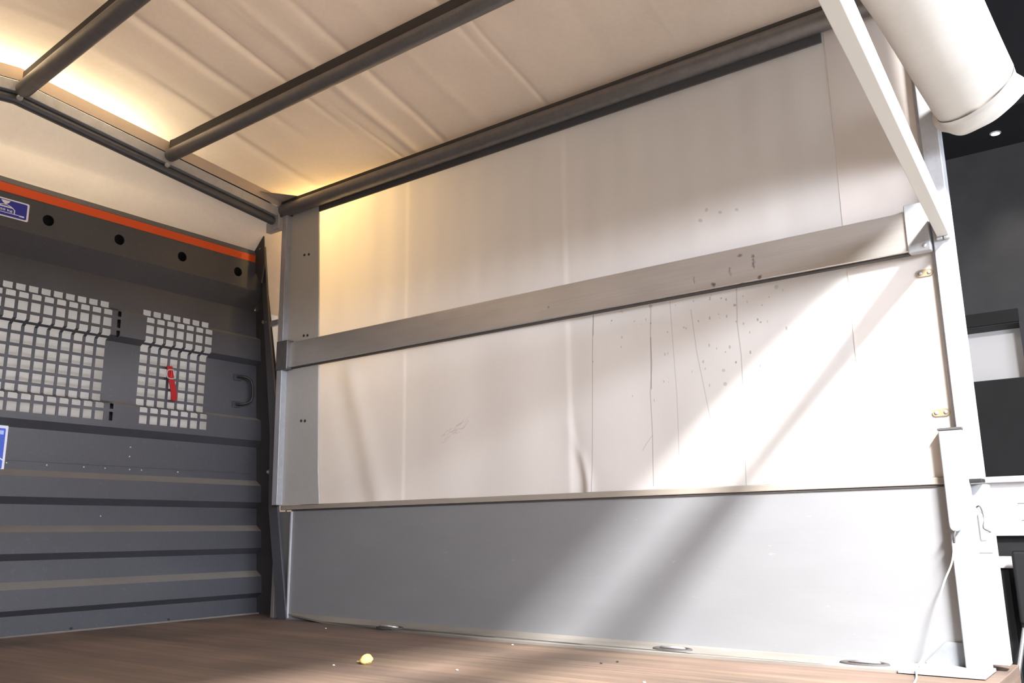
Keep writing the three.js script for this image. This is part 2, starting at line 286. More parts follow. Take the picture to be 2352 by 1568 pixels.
// ---------------------------------------------------------------- cargo floor, side board, rails
struct('floor', box(-0.12, 2.63, -0.06, 0, -0.14, 2.3, 0.002), M.floor);
{
  const t = thing('side_board', 'grey metal dropside board below the side canvas', 'side board');
  part('board_panel', boxUV(poly([[0.297, -0.01], [2.556, -0.01], [2.556, 0.394], [0.297, 0.394]], 0.024, 0.001).translate(0, 0, -0.024)), M.board, t);
  part('top_rail', box(0.235, 2.556, 0.394, 0.4105, -0.03, 0.006, 0.002), std({ color: C(0.40, 0.35, 0.29), map: board, roughness: 0.5 }), t);
  part('rail_lip', box(0.297, 2.556, 0.389, 0.3925, 0.0, 0.003, 0.0008), M.web, t);
  part('end_profile', box(0.297, 0.304, 0.004, 0.388, 0, 0.008, 0.001), M.white, t, 'thin white edge profile at the front of the board');
  part('front_filler', boxUV(poly([[0.18, -0.01], [0.2965, -0.01], [0.2965, 0.388], [0.18, 0.388]], 0.01).translate(0, 0, -0.024)), M.board, t);
}
{
  const t = thing('floor_trim', 'flat metal edge strip between the wooden floor and the side board', 'trim');
  const s = new THREE.Shape([[0.29, 0], [2.445, 0], [2.445, -0.125], [1.9, -0.135], [1.3, -0.132], [0.98, -0.1], [0.53, -0.035]].map(([x, z]) => new THREE.Vector2(x, z)));
  const holes = [0.885, 1.885, 2.355]; 
  for (const x of holes) { const h = new THREE.Path(); h.absellipse(x, -0.066, 0.05, 0.028, 0, Math.PI * 2, true); s.holes.push(h); }
  const g = new THREE.ExtrudeGeometry(s, { depth: 0.006, bevelEnabled: false, curveSegments: 20 }).rotateX(-Math.PI / 2);
  const p = g.attributes.position; for (let i = 0; i < p.count; i++) { const x = p.getX(i), z = p.getZ(i); if (z < 0.012) p.setY(i, p.getY(i) + 0.016 * (1 - sstep(0.3, 1.2, x))); }
  g.computeVertexNormals(); part('trim_plate', boxUV(g), std({ color: C(0.42, 0.38, 0.34), map: concrete, roughness: 0.6, metalness: 0.3 }), t);
  holes.forEach((x) => { const r = part('recess', new THREE.TorusGeometry(0.028, 0.004, 8, 30).scale(1.7, 1, 1).rotateX(Math.PI / 2).translate(x, 0.006, 0.066), M.web, t); });
}
[[0.885, 'lashing ring in the floor strip nearest the bulkhead'], [1.885, 'middle lashing ring in the floor strip below the bright side board'], [2.355, 'lashing ring in the floor strip nearest the tail post']].forEach(([x, label]) => {
  const t = thing('lashing_ring', label, 'ring', [x, 0.002, 0.066]); 
  part('ring', new THREE.TorusGeometry(0.019, 0.0045, 10, 28).scale(1.5, 1, 1).rotateX(Math.PI / 2 - 0.2).translate(0, 0.007, 0), M.zinc, t);
  part('ring_hinge', box(-0.012, 0.012, 0, 0.008, -0.026, -0.014, 0.002), M.zinc, t);
});
{
  const t = thing('middle_rail', 'wide brushed metal slat across the middle of the side canvas', 'rail');
  part('rail_board', box(0.262, 2.54, 0.938, 1.037, 0.004, 0.026, 0.003), M.rail, t);
  part('rail_groove', box(0.262, 2.54, 0.9335, 0.938, 0.002, 0.018, 0.001), M.web, t);
  part('front_bracket', box(0.212, 0.277, 0.93, 1.046, 0.002, 0.042, 0.003), M.tube, t, 'grey pocket holding the front end of the slat');
  const rb = part('rear_bracket', box(2.534, 2.584, 0.933, 1.052, 0.004, 0.033, 0.003), M.white, t, 'white pocket holding the rear end of the slat');
  part('bracket_screw', new THREE.SphereGeometry(0.005, 10, 8).translate(2.572, 0.945, 0.033), M.zinc, rb);
}
// ---------------------------------------------------------------- canvas
const sideFn = (u, v) => {
  const x = lerp(0.2, 2.6, u), y = lerp(0.4115, 1.648, v); let z = -0.006;
  z += -0.012 * (fbm(x * 2.2, y * 0.9, 101, 3) - 0.5) * sstep(0.41, 0.6, y);
  const low = 1 - sstep(0.86, 0.95, y), hi = sstep(1.0, 1.15, y);
  const fx = lerp(0.581, 0.752, clamp01((0.926 - y) / 0.51)); z += 0.007 * low * gauss(x - fx, 0.05) - 0.006 * low * gauss(x - fx + 0.08, 0.06);
  z += 0.0022 * sstep(0.878, 0.862, x);
  z += 0.003 * sstep(1.56, 1.538, x); const d = sstep(0.66, 0.42, y); z += low * d * (0.007 * gauss(x - lerp(1.535, 1.605, d), 0.016) - 0.008 * gauss(x - lerp(1.56, 1.578, d), 0.018));
  z += 0.0008 * sstep(2.40, 2.37, x) ;
  z += 0.0014 * hi * (Math.sin(x * 34 + 2 * fbm(x * 2, y, 7, 2)) * sstep(1.5, 0.5, x) + Math.sin(x * 61) * 0.4);
  z += 0.004 * low * Math.sin(x * 19 + 1) * sstep(0.9, 1.2, x) * sstep(2.0, 1.5, x) * 0.6;
  return [x, y, z];
};
{
  const t = thing('side_tarpaulin', 'white side canvas with dirty run marks between roof rail and side board', 'tarpaulin');
  part('canvas', sheet(420, 150, sideFn, (u, v, p) => [(p[0] - SX0) / (SX1 - SX0), (p[1] - SY0) / (SY1 - SY0)]), M.sideTarp, t);
  part('front_band', boxUV(poly([[0.185, 0.412], [0.458, 0.412], [0.446, 0.53], [0.395, 1.575], [0.39, 1.62], [0.185, 1.62]], 0.006).translate(0, 0, 0.0045)), M.band, t, 'opaque band of white canvas at the front edge, toned grey for lack of light behind');
  part('rear_band', sheet(20, 60, (u, v) => { const q = sideFn((lerp(2.382, 2.586, u) - 0.2) / 2.4, v); return [q[0], q[1], q[2] + 0.0012]; }, (u, v, p) => [(p[0] - SX0) / (SX1 - SX0), (p[1] - SY0) / (SY1 - SY0)]), M.rearBand, t, 'opaque doubled band of canvas at the tail');
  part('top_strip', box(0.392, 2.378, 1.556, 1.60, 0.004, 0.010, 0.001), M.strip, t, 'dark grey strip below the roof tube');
  for (const [x, y] of [[0.32, 1.390], [0.347, 1.387], [0.337, 1.058], [0.359, 1.056], [0.342, 0.725], [0.364, 0.723]]) part('rivet_hole', new THREE.CylinderGeometry(0.0052, 0.0052, 0.002, 14).rotateX(Math.PI / 2).translate(x, y, 0.0112), M.hole, t);
  for (const y of [0.888, 0.556]) {
    const zz = sideFn((2.558 - 0.2) / 2.4, (y - 0.4115) / 1.2365)[2] + 0.0008;
    const pl = part('fastener_plate', boxUV(poly(Array.from({ length: 24 }, (_, i) => { const a = i / 24 * Math.PI * 2, c = Math.cos(a); return [2.558 + Math.sign(c) * 0.010 + 0.0085 * c, y + 0.0085 * Math.sin(a)]; }), 0.004).translate(0, 0, zz)), M.tan, t, 'tan oblong plate with two rivets');
    for (const dx of [-0.010, 0.010]) part('rivet', new THREE.SphereGeometry(0.0045, 12, 8).scale(1, 1, 0.5).translate(2.558 + dx, y, zz + 0.0042), M.galv, pl);
  }
}
const roofY = (z, x = 0.2) => lerp(1.650, lerp(1.768, 1.87, (x - 0.2) / 2.4), clamp01(1 - Math.abs(z - 1.08) / 1.08));
const ridges = []; for (let i = 0; i < 26; i++) ridges.push([0.25 + 2.2 * rnd(), 0.008 + 0.03 * rnd(), (rnd() - 0.4) * 0.010, 0.04 + 0.12 * rnd(), rnd()]);
ridges.push([0.80, 0.012, 0.012, 0.1, 0.3], [1.455, 0.012, 0.012, 0.1, 0.3], [0.62, 0.02, 0.011, 0.1, 0.3], [1.06, 0.015, 0.009, 0.13, 0.6], [0.93, 0.02, -0.010, 0.12, 0.6]);
const roofFn = (u, v) => {
  const x = lerp(0.195, 2.635, u), z = lerp(-0.012, 2.172, v); let y = roofY(z, x);
  const edge = sstep(0, 0.04, z) * sstep(0.2, 0.24, x);
  for (const [q, w, a, s, k] of ridges) y += edge * a * gauss(x - s * z - q, w) * (0.45 + 0.55 * Math.sin(3 + z * 3.1 + k * 6)) * 0.8;
  y += edge * 0.02 * (fbm(x * 1.6, z * 2.6, 111, 3) - 0.5);
  return [x, y, z];
};
{
  const t = thing('roof_tarpaulin', 'cream translucent roof canvas sagging between the roof tubes', 'tarpaulin');
  part('canvas', sheet(420, 240, roofFn, (u, v, p) => [p[0], p[2]]), M.roofTarp, t);
  part('corner_pocket', sheet(8, 8, (u, v) => { const a = V3(0.19, 1.652, 0.16).lerp(V3(0.325, 1.638, 0.012), u); const c = V3(0.13, 1.632, -0.005); const p = c.lerp(a, 0.03 + 0.97 * v); return [p.x, p.y - 0.004, p.z]; }, (u, v, p) => [p[0], p[2]]), std({ color: C(0.44, 0.39, 0.35), map: tarpTex, roughness: 0.9, side: THREE.DoubleSide }), t, 'brownish triangular corner pocket of the roof canvas');
  part('front_hem', [sheet(2, 60, (u, v) => { const z = lerp(0.02, 2.14, v); return [0.198, roofY(z) - 0.043 + 0.044 * u, z]; }, (u, v, p) => [p[2], p[1]])], M.hem, t, 'tan hem of the roof canvas along the front hoop');
}
{
  const t = thing('front_tarpaulin', 'pale front canvas above and behind the dark bulkhead', 'tarpaulin');
  const prof = [[0.17, 1.60], [0.10, 1.52], [-0.06, 1.36], [-0.11, 1.25]];
  part('canvas', sheet(60, 160, (u, v) => {
    const z = lerp(-0.26, 2.3, u); let s = v * 1.2, i = 0; const lens = prof.slice(1).map((p, k) => Math.hypot(p[0] - prof[k][0], p[1] - prof[k][1])), tot = lens.reduce((a, b) => a + b, 0); let d = v * tot;
    while (i < lens.length - 1 && d > lens[i]) { d -= lens[i]; i++; } const f = clamp01(d / lens[i]);
    return [lerp(prof[i][0], prof[i + 1][0], f) + 0.004 * Math.sin(z * 40) * sstep(0.4, 0.6, v) + 0.01 * (fbm(z * 3, v * 4, 121, 3) - 0.5), lerp(prof[i][1], prof[i + 1][1], f) + (i === 0 && f < 0.02 ? roofY(z) - 1.65 : (1 - sstep(0, 0.2, v)) * (roofY(z) - 1.65)), z];
  }, (u, v, p) => [p[2], p[1]]), M.frontTarp, t);
  part('corner_canvas', sheet(24, 40, (u, v) => { const k = u < 0.6 ? [lerp(-0.14, 0.15, u / 0.6), lerp(-0.21, -0.165, u / 0.6)] : [lerp(0.15, 0.198, (u - 0.6) / 0.4), lerp(-0.165, -0.012, (u - 0.6) / 0.4)]; return [k[0], lerp(1.632, 0.0, v) + 0.04 * (1 - u) * (1 - v), k[1]]; }, (u, v, p) => [p[0], p[1]]), M.frontTarp, t);
  part('lower_canvas', sheet(180, 12, (u, v) => { const z = lerp(-0.26, 2.3, u); return [-0.105 + 0.004 * Math.sin(z * 76), lerp(1.25, 0.0, v), z]; }, (u, v, p) => [p[2], p[1]]), M.cabPanel, t, 'white rippled lower canvas seen through the perforated windows');
}
struct('wall_side', sheet(4, 4, (u, v) => [lerp(0.1, 2.6, u), lerp(0.0, 1.65, v), 2.19], (u, v, p) => [p[0], p[1]]), M.frontTarp);

// ---------------------------------------------------------------- frame of the canvas
{
  const t = thing('roof_hoop', 'light metal front hoop carrying the roof canvas above the bulkhead', 'frame');
  const L = [[0.045, 1.606], [1.08, 1.722], [2.115, 1.606]];
  for (const k of [0, 1]) {
    const [a, b] = [L[k], L[k + 1]];
    const g = poly([[a[0], a[1] - 0.037], [b[0], b[1] - 0.037], [b[0], b[1]], [a[0], a[1]]], 0.03, 0.0015);
    g.rotateY(-Math.PI / 2); g.translate(0.2, 0, 0);   // xy to zy, depth along -x
    part('flat_bar', boxUV(g), M.post, t);
    part('lower_tube', [rod(V3(0.178, a[1] - 0.056, a[0] + (k ? 0 : 0.02)), V3(0.178, b[1] - 0.056, b[0]), 0.016, 20), rod(V3(0.168, a[1] - 0.040, a[0]), V3(0.168, b[1] - 0.040, b[0]), 0.012, 14)], M.tubeDark, t);
  }
  for (const [y, z] of [[1.62, 0.553], [1.668, 1.072], [1.62, 1.6]]) part('bolt', new THREE.SphereGeometry(0.010, 14, 10).translate(0.197, y, z), M.white, t, 'white bolt head under a roof tube');
  part('corner_socket', [box(0.125, 0.208, 1.513, 1.566, 0.03, 0.055, 0.003), box(0.175, 0.21, 1.515, 1.575, 0.053, 0.06, 0.002)], M.post, t);
}
function roofTube(label, a, b, r, webH) {
  const t = thing('roof_tube', label, 'tube');
  const d = b.clone().sub(a).normalize(); 
  part('pipe', [rod(a, b, r, 28), new THREE.SphereGeometry(r, 24, 14).scale(0.45, 1, 1).translate(a.x, a.y, a.z)], M.tube, t);
  const w = poly([[a.x + 0.004, a.y + r * 0.8], [b.x, b.y + r * 0.8], [b.x, b.y + r + webH], [a.x + 0.004, a.y + r + webH]], 0.03, 0.001); { const p = w.attributes.position; for (let i = 0; i < p.count; i++) p.setZ(i, p.getZ(i) - 0.02 + lerp(a.z, b.z, (p.getX(i) - a.x) / (b.x - a.x))); }
  part('top_web', boxUV(w), M.web, t, 'dark flat web between tube and canvas'); return t;
}
roofTube('grey roof tube along the ridge at the far left', V3(0.215, 1.692, 1.07), V3(2.6, 1.808, 1.138), 0.026, 0.030);
roofTube('middle grey roof tube running between ridge and side wall', V3(0.205, 1.656, 0.548), V3(2.6, 1.688, 0.545), 0.0235, 0.032);
{
  const t = roofTube('grey corner tube along the top of the side canvas', V3(0.178, 1.598, 0.03), V3(2.59, 1.602, 0.03), 0.027, 0.012);
}
roofTube('grey roof tube left of the ridge above the camera', V3(0.205, 1.656, 1.612), V3(2.6, 1.688, 1.612), 0.0235, 0.032);
{
  const t = thing('front_post', 'slim grey metal post at the front edge of the side canvas', 'post');
  const mk = (y0, y1) => { const g = box(0.17, 0.2, y0, y1, 0.0, 0.037, 0.002); const p = g.attributes.position; for (let i = 0; i < p.count; i++) { const k = (1.58 - p.getY(i)) / 1.17; p.setX(i, p.getX(i) + lerp(0.033, 0.051, clamp01(k))); } return g; };
  part('post_profile', mk(0.412, 1.578), M.post, t);
  part('post_cap', box(0.2, 0.238, 1.572, 1.584, -0.002, 0.04, 0.003), M.black, t);
}
{
  const t = thing('rear_post', 'white painted tail post at the open end of the side wall', 'post');
  part('post_profile', box(2.588, 2.628, 0.402, 1.64, -0.03, 0.018, 0.003), M.white, t);
  part('post_seal', box(2.580, 2.588, 0.402, 1.62, -0.03, 0.004, 0.001), M.post, t);
  part('foot_gap', box(2.592, 2.626, 0.396, 0.402, -0.028, 0.016, 0.001), M.black, t);
}
{
  const t = thing('stake_post', 'short white stake bolted to the rear end of the side board', 'post');
  part('stake_profile', box(2.552, 2.601, 0.006, 0.512, 0.0, 0.030, 0.003), M.galv, t);
  part('cap', box(2.551, 2.602, 0.512, 0.5175, 0.0, 0.031, 0.001), M.web, t);
  const k = part('knob', new THREE.CylinderGeometry(0.0105, 0.0115, 0.012, 20).rotateX(Math.PI / 2).translate(2.567, 0.302, 0.036), M.zinc, t);
  part('knob_hook', tube([V3(2.566, 0.292, 0.04), V3(2.563, 0.28, 0.045), V3(2.561, 0.268, 0.042)], 0.0026, 10, 8), M.web, k);
  part('foot_plate', boxUV(poly([[2.44, -0.13], [2.605, -0.13], [2.605, 0.002], [2.452, 0.002]], 0.006).rotateX(-Math.PI / 2).translate(0, 0.002, 0)), M.galv, t, 'light grey plate at the foot of the stake');
  part('foot_gusset', boxUV(poly([[2.47, 0.012], [2.515, 0.056], [2.552, 0.056], [2.552, 0.008], [2.47, 0.008]], 0.004).translate(0, 0, 0.002)), M.galv, t);
}
{
  const t = thing('board_latch', 'white end post of the side board with a recessed latch', 'latch');
  part('end_profile', box(2.594, 2.630, 0.012, 0.392, -0.055, -0.012, 0.002), M.white, t);
  part('edge_rib', box(2.588, 2.596, 0.012, 0.385, -0.03, -0.006, 0.002), M.white, t);
  part('latch_plate', box(2.5975, 2.6275, 0.245, 0.365, -0.014, -0.009, 0.002), M.whitePaint, t);
  part('latch_lever', [box(2.606, 2.619, 0.27, 0.33, -0.011, -0.003, 0.003)], M.white, t);
  part('latch_hook', tube([V3(2.606, 0.343, -0.006), V3(2.611, 0.345, -0.004), V3(2.615, 0.338, -0.004), V3(2.6165, 0.315, -0.005), V3(2.615, 0.297, -0.004), V3(2.622, 0.292, -0.005), V3(2.6265, 0.289, -0.006)], 0.002, 40, 8), M.web, t);
}
{
  const t = thing('hinge_tube', 'short white round tube below the latch post', 'tube');
  part('pipe', rod(V3(2.604, -0.012, -0.02), V3(2.622, -0.03, 0.14), 0.012, 24), M.white, t);
}
{
  // drop-in cross bar of the tail, slightly askew
  const t = thing('cross_bar', 'white square cross bar hung across the open tail', 'bar', [2.6105, 0.96, 0.016]); t.rotation.y = Math.atan(0.0715);
  part('bar_profile', box(-0.0125, 0.0125, 0, 0.06, 0.012, 2.12, 0.002), M.bar, t);
  part('end_cap', [box(-0.0145, -0.0012, -0.006, 0.062, -0.004, 0.014, 0.002), box(0.0008, 0.0145, -0.006, 0.062, -0.004, 0.014, 0.002)], M.white, t, 'split end cap on the tail post');
}
{
  const t = thing('tail_header', 'metal header beam over the open tail', 'beam');
  part('beam', box(2.585, 2.63, 1.64, 1.69, -0.03, 2.22, 0.003), M.post, t);
  part('post', box(2.588, 2.628, 0.0, 1.64, 2.16, 2.2, 0.003), M.post, t);
}
// rolled-up tail canvas
{
  const t = thing('rolled_tarpaulin', 'thick white roll of tail canvas hanging at the top of the open tail', 'tarpaulin');
  const R = 0.089;
  const cen = (z) => { const q = 0.42 * (1 - Math.exp(-Math.max(z, -0.1) / 0.42)) ; return V3(2.729 - 0.115 * q, 1.238 + 0.27 * q - 0.055 * sstep(0.45, 1.0, z), z); };   // hangs lower at the loose end
  const zCut = (a) => 0.072 + 0.075 * Math.max(0, Math.cos(a + 1.0));   // the end is pinched in below
  const rad = (a, z) => R * (1 + 0.025 * Math.sin(a * 2 + 0.5) + 0.015 * Math.sin(a * 3 + z * 3)) * (1 + 0.10 * sstep(0.0, 0.6, z) * 0) * (z < 0.02 ? 0.95 + 0.05 * z / 0.02 : 1);
  part('roll', sheet(96, 110, (u, v) => { const a = u * Math.PI * 2, z0 = zCut(a), z = z0 + (2.15 - z0) * v * v, c = cen(z), r = rad(a, z - z0); return [c.x + r * Math.cos(a), c.y + r * Math.sin(a), z]; }, (u, v) => [u * 0.6, v * 2]), M.roll, t);
  part('roll_end', sheet(60, 14, (u, v) => { const a = u * Math.PI * 2, r = R * 0.95 * (0.05 + 0.95 * v), z0 = lerp(0.1, zCut(a), v * v), c = cen(z0); return [c.x + r * Math.cos(a), c.y + r * Math.sin(a), z0 + 0.012 * (1 - v) + 0.004 * Math.sin(v * 30 + a)]; }, (u, v) => [u, v]), M.roll, t);
  // loose outer layer, folded and standing out past the end of the roll
  part('loose_end', sheet(80, 26, (u, v) => {
    const a = lerp(Math.PI * 1.02, Math.PI * 2.22, u), z0 = zCut(a), c = cen(z0), out = sstep(0.25, 1, v);
    const corner = 0.5 * gauss(u - 0.30, 0.10) + 0.45 * gauss(u - 0.50, 0.10) + 0.75 * gauss(u - 0.86, 0.10);
    const fold = 0.10 * Math.sin(u * 21) * out * (1 - u);
    const r = R * (1.012 + out * (0.05 + 0.16 * corner + fold * 0.5) + 0.02 * Math.sin(v * 7 + u * 9) * v);
    return [c.x + r * Math.cos(a), c.y + r * Math.sin(a), z0 + 0.03 - v * (0.045 + 0.06 * sstep(0.1, 0.9, u) + 0.02 * corner)];
  }, (u, v) => [u, v]), M.roll, t);
  part('hanging_canvas', sheet(6, 60, (u, v) => { const z = lerp(0.07, 2.15, v), c = cen(z); return [lerp(2.629, c.x - R * 0.86, u), lerp(roofY(z, 2.63) + 0.03, c.y + R * 0.5, u), z]; }, (u, v) => [v * 2, u * 0.3]), M.roll, t);  // mostly out of view, stops light passing above the roll
}

// ---------------------------------------------------------------- dark bulkhead
const D = 0.03;
const prof = [[0, 0], [0.062, 0], [0.081, D], [0.144, D], [0.166, 0], [0.231, 0], [0.253, D], [0.319, D], [0.341, 0], [0.407, 0], [0.43, D], [0.495, D], [0.517, 0], [0.65, 0], [0.675, D], [0.757, D], [0.770, 0], [0.984, 0], [1.001, D], [1.09, D], [1.105, 0], [1.216, 0]].map(([y, x]) => [x, y]);
const zEnd = (y) => Math.min(0.02, -0.108 + 0.06 * y);
const bulk = thing('bulkhead', 'dark grey ribbed steel bulkhead with two perforated windows', 'bulkhead');
{
  // arc length along the profile, measured downwards from y = 1.124
  const cum = [0]; for (let i = 1; i < prof.length; i++) cum.push(cum[i - 1] + Math.hypot(prof[i][0] - prof[i - 1][0], prof[i][1] - prof[i - 1][1]));
  const at = (s) => { let i = 1; while (i < cum.length - 1 && cum[i] < s) i++; const f = (s - cum[i - 1]) / (cum[i] - cum[i - 1]); return [lerp(prof[i - 1][0], prof[i][0], f), lerp(prof[i - 1][1], prof[i][1], f)]; };
  const total = cum[cum.length - 1], sTop = total - (1.216 - 1.124);
  const rows = []; for (let k = 0; k < 12; k++) rows.push([sTop - 0.041 * k - 0.031, sTop - 0.041 * k]);
  const cols = []; for (let k = 0; k < 7; k++) cols.push([0.486 - 0.041 * k - 0.031, 0.486 - 0.041 * k, 0]); for (let k = 0; k < 23; k++) cols.push([0.618 + 0.041 * k, 0.618 + 0.041 * k + 0.031, 1]); for (let k = 0; k < 7; k++) cols.push([1.674 + 0.041 * k, 1.674 + 0.041 * k + 0.031, 2]);
  const slots = [[0.584, 0.598]], slotRows = [1, 2, 3, 10, 11];
  const sB = [...new Set([...cum, ...rows.flat()].map((v) => +v.toFixed(5)))].sort((a, b) => a - b);
  const zB = [...new Set([-0.001, 0.05, 2.26, ...cols.map((c) => [c[0], c[1]]).flat(), ...slots.flat()].map((v) => +v.toFixed(5)))].sort((a, b) => a - b);
  const wins = [[0.2, 0.492, 0], [0.578, 1.57, 1], [1.668, 1.96, 2]], sLo = rows[11][0] - 0.01, sHi = rows[0][1] + 0.012;
  const holeAt = (i, j) => { const s = (sB[i] + sB[i + 1]) / 2, z = (zB[j] + zB[j + 1]) / 2; const r = rows.findIndex((q) => s > q[0] && s < q[1]); if (r < 0) return false; if (cols.some((c) => z > c[0] && z < c[1])) return true; return slotRows.includes(r) && slots.some((c) => z > c[0] && z < c[1]); };
  const winOf = (i, j) => { const s = (sB[i] + sB[i + 1]) / 2, z = (zB[j] + zB[j + 1]) / 2; if (s < sLo || s > sHi) return -1; const w = wins.find((q) => z > q[0] && z < q[1]); return w ? w[2] : -1; };
  const zMap = (z, y) => (z < 0.03 ? zEnd(y) : z);
  const bins = { panel: [], ledge: [], 0: [], 1: [], 2: [] };
  const T = 0.003;
  const nS = sB.length - 1, nZ = zB.length - 1, solid = (i, j) => i >= 0 && j >= 0 && i < nS && j < nZ && !holeAt(i, j);
  for (let i = 0; i < nS; i++) for (let j = 0; j < nZ; j++) {
    if (!solid(i, j)) continue;
    const w = winOf(i, j); const p0 = at(sB[i] + 1e-7), p1 = at(sB[i + 1] - 1e-7); const up = p1[0] < p0[0] - 0.002;
    const tgt = w >= 0 ? bins[w] : up ? bins.ledge : bins.panel;
    const nx = p1[1] - p0[1], ny = -(p1[0] - p0[0]), nl = Math.hypot(nx, ny), ox = -T * nx / nl, oy = -T * ny / nl;
    const q = (p, z, b) => [p[0] + (b ? ox : 0), p[1] + (b ? oy : 0), zMap(z, p[1])];
    const quad = (a, b, c, d) => tgt.push(a, b, c, a, c, d);
    quad(q(p0, zB[j], 0), q(p1, zB[j], 0), q(p1, zB[j + 1], 0), q(p0, zB[j + 1], 0));
    quad(q(p0, zB[j], 1), q(p0, zB[j + 1], 1), q(p1, zB[j + 1], 1), q(p1, zB[j], 1));
    if (!solid(i, j - 1)) quad(q(p0, zB[j], 0), q(p0, zB[j], 1), q(p1, zB[j], 1), q(p1, zB[j], 0));
    if (!solid(i, j + 1)) quad(q(p0, zB[j + 1], 0), q(p1, zB[j + 1], 0), q(p1, zB[j + 1], 1), q(p0, zB[j + 1], 1));
    if (!solid(i - 1, j)) quad(q(p0, zB[j], 0), q(p0, zB[j + 1], 0), q(p0, zB[j + 1], 1), q(p0, zB[j], 1));
    if (!solid(i + 1, j)) quad(q(p1, zB[j], 0), q(p1, zB[j], 1), q(p1, zB[j + 1], 1), q(p1, zB[j + 1], 0));
  }
  const geo = (list) => { const g = new THREE.BufferGeometry(); g.setAttribute('position', new THREE.Float32BufferAttribute(list.flat(), 3)); g.computeVertexNormals(); return boxUV(g); };
  part('ribbed_panel', geo(bins.panel), M.dark, bulk);
  part('dusty_ledge', geo(bins.ledge), M.dust, bulk, 'dusty brownish upper slopes of the ribs');
  for (const w of [0, 1, 2]) part('perforated_window', geo(bins[w]), M.dark, bulk);
  part('slot_backing', box(-0.03, -0.008, 0.69, 1.12, 0.548, 0.584, 0.002), M.darker, bulk);  // dark plate behind the narrow slots, makes them read dark
  // top beam: bevel, face with round holes, lip
  const fz0 = 0.0, fz1 = 2.2;
  const holes = [0.879, 0.628, 0.376, 0.124, 1.13, 1.381, 1.632, 1.883];
  const face = poly([[-fz1, 1.287], [-fz0, 1.287], [-0.032, 1.436], [-fz1, 1.436]], 0.004, 0, holes.map((z) => [-z, 1.346, 0.019])); face.rotateY(Math.PI / 2); face.translate(0.046, 0, 0);
  part('beam_face', boxUV(face), M.dark, bulk);
  const zx = (pts, mat, nm, lbl) => { const g = poly(pts, 1); const p = g.attributes.position; for (let i = 0; i < p.count; i++) { const k = p.getZ(i); const y = p.getY(i); p.setZ(i, k < 0.5 ? (y > 1.3 ? 0.035 : 0.0) : 2.2); } g.computeVertexNormals(); return part(nm, boxUV(g), mat, bulk, lbl); };
  zx([[0.0, 1.213], [0.05, 1.287], [0.046, 1.29], [-0.004, 1.216]], M.dark, 'beam_bevel');
  zx([[0.05, 1.436], [0.034, 1.466], [0.0, 1.472], [0.0, 1.468], [0.032, 1.462], [0.046, 1.434]], std({ color: C(0.17, 0.165, 0.17), map: powder, roughness: 0.6 }), 'beam_lip', 'lighter grey rounded top lip');
  zx([[0.0, 1.216], [0.0, 1.47], [-0.004, 1.47], [-0.004, 1.216]], M.darker, 'beam_back');
  part('orange_stripe', box(0.0500, 0.0512, 1.404, 1.434, 0.045, 2.2, 0.0004), M.orange, bulk, 'bright orange reflective stripe along the top');
  part('lap_seam', box(0, 0.002, 0.544, 0.549, -0.06, 2.2, 0.0005), M.dark, bulk);
  for (const z of [0.904, 0.779, 0.655, 0.58, 0.49, 0.445, 0.30, 1.03, 1.16, 1.3]) part('rivet', new THREE.SphereGeometry(0.0027, 10, 6).scale(0.5, 1, 1).translate(0.002, 0.535, z), M.zinc, bulk);
  for (const [y, z] of [[0.614, 0.492], [0.581, 0.493], [0.411, 0.841], [0.372, 0.58]]) part('paint_chip', new THREE.SphereGeometry(0.0026, 8, 6).scale(0.4, 1, 1).translate(y > 0.42 ? 0 : 0.0005, y, z), M.zinc, bulk);
  for (const z of [0.646, 0.294, 0.998]) part('floor_bolt', new THREE.SphereGeometry(0.005, 10, 6).translate(0.001, 0.009, z), M.hole, bulk);
  part('floor_angle', box(0.0, 0.014, 0.0, 0.006, -0.1, 2.2, 0.001), M.dust, bulk);
  // handle
  const h = part('grab_handle', tube([V3(0.0, 0.925, 0.066), V3(0.02, 0.928, 0.052), V3(0.033, 0.916, 0.025), V3(0.036, 0.875, 0.012), V3(0.033, 0.83, 0.018), V3(0.02, 0.816, 0.048), V3(0.0, 0.816, 0.066)], 0.0052, 50, 12), M.black, bulk, 'black curved grab handle');
  for (const y of [0.925, 0.8155]) part('handle_plate', box(0, 0.004, y - 0.013, y + 0.013, 0.045, 0.082, 0.002), M.darker, h);
  for (const y of [0.925, 0.815]) part('handle_screw', new THREE.SphereGeometry(0.004, 10, 8).translate(0.005, y, 0.062), M.zinc, h);
  // slanting end support with its gusset
  const gus = poly([[-0.005, 0], [0.26, 0], [0.18, 0.41], [0.165, 0.69], [0.06, 1.40], [-0.005, 1.40]], 0.004);
  { const p = gus.attributes.position; for (let i = 0; i < p.count; i++) p.setZ(i, p.getZ(i) + zEnd(p.getY(i)) + (0.015 + 0.005 * p.getY(i))); gus.computeVertexNormals(); }
  part('gusset', boxUV(gus), M.darker, bulk);
  const HOOK = poly([[0.004, 1.512], [0.044, 1.505], [0.07, 1.512], [0.093, 1.512], [0.108, 1.392], [0.094, 1.31], [0.04, 1.375], [0.002, 1.448]], 0.006, 0.0008, [[0.069, 1.462, 0.0075]]);
  const fl = poly([[0.251, 0.0], [0.305, 0.0], [0.225, 0.404], [0.212, 0.684], [0.116, 1.14], [0.054, 1.527], [0.024, 1.534], [0.158, 0.684], [0.171, 0.406]], 0.010, 0.0008); 
  part('hook_plate', boxUV(HOOK.translate(0, 0, 0.036)), M.darker, bulk, 'small dark hooked plate with a slot at the top end');
  part('support_flange', boxUV(fl.translate(0, 0, 0.002)), M.dark, bulk, 'slanting dark support strip at the end of the bulkhead');
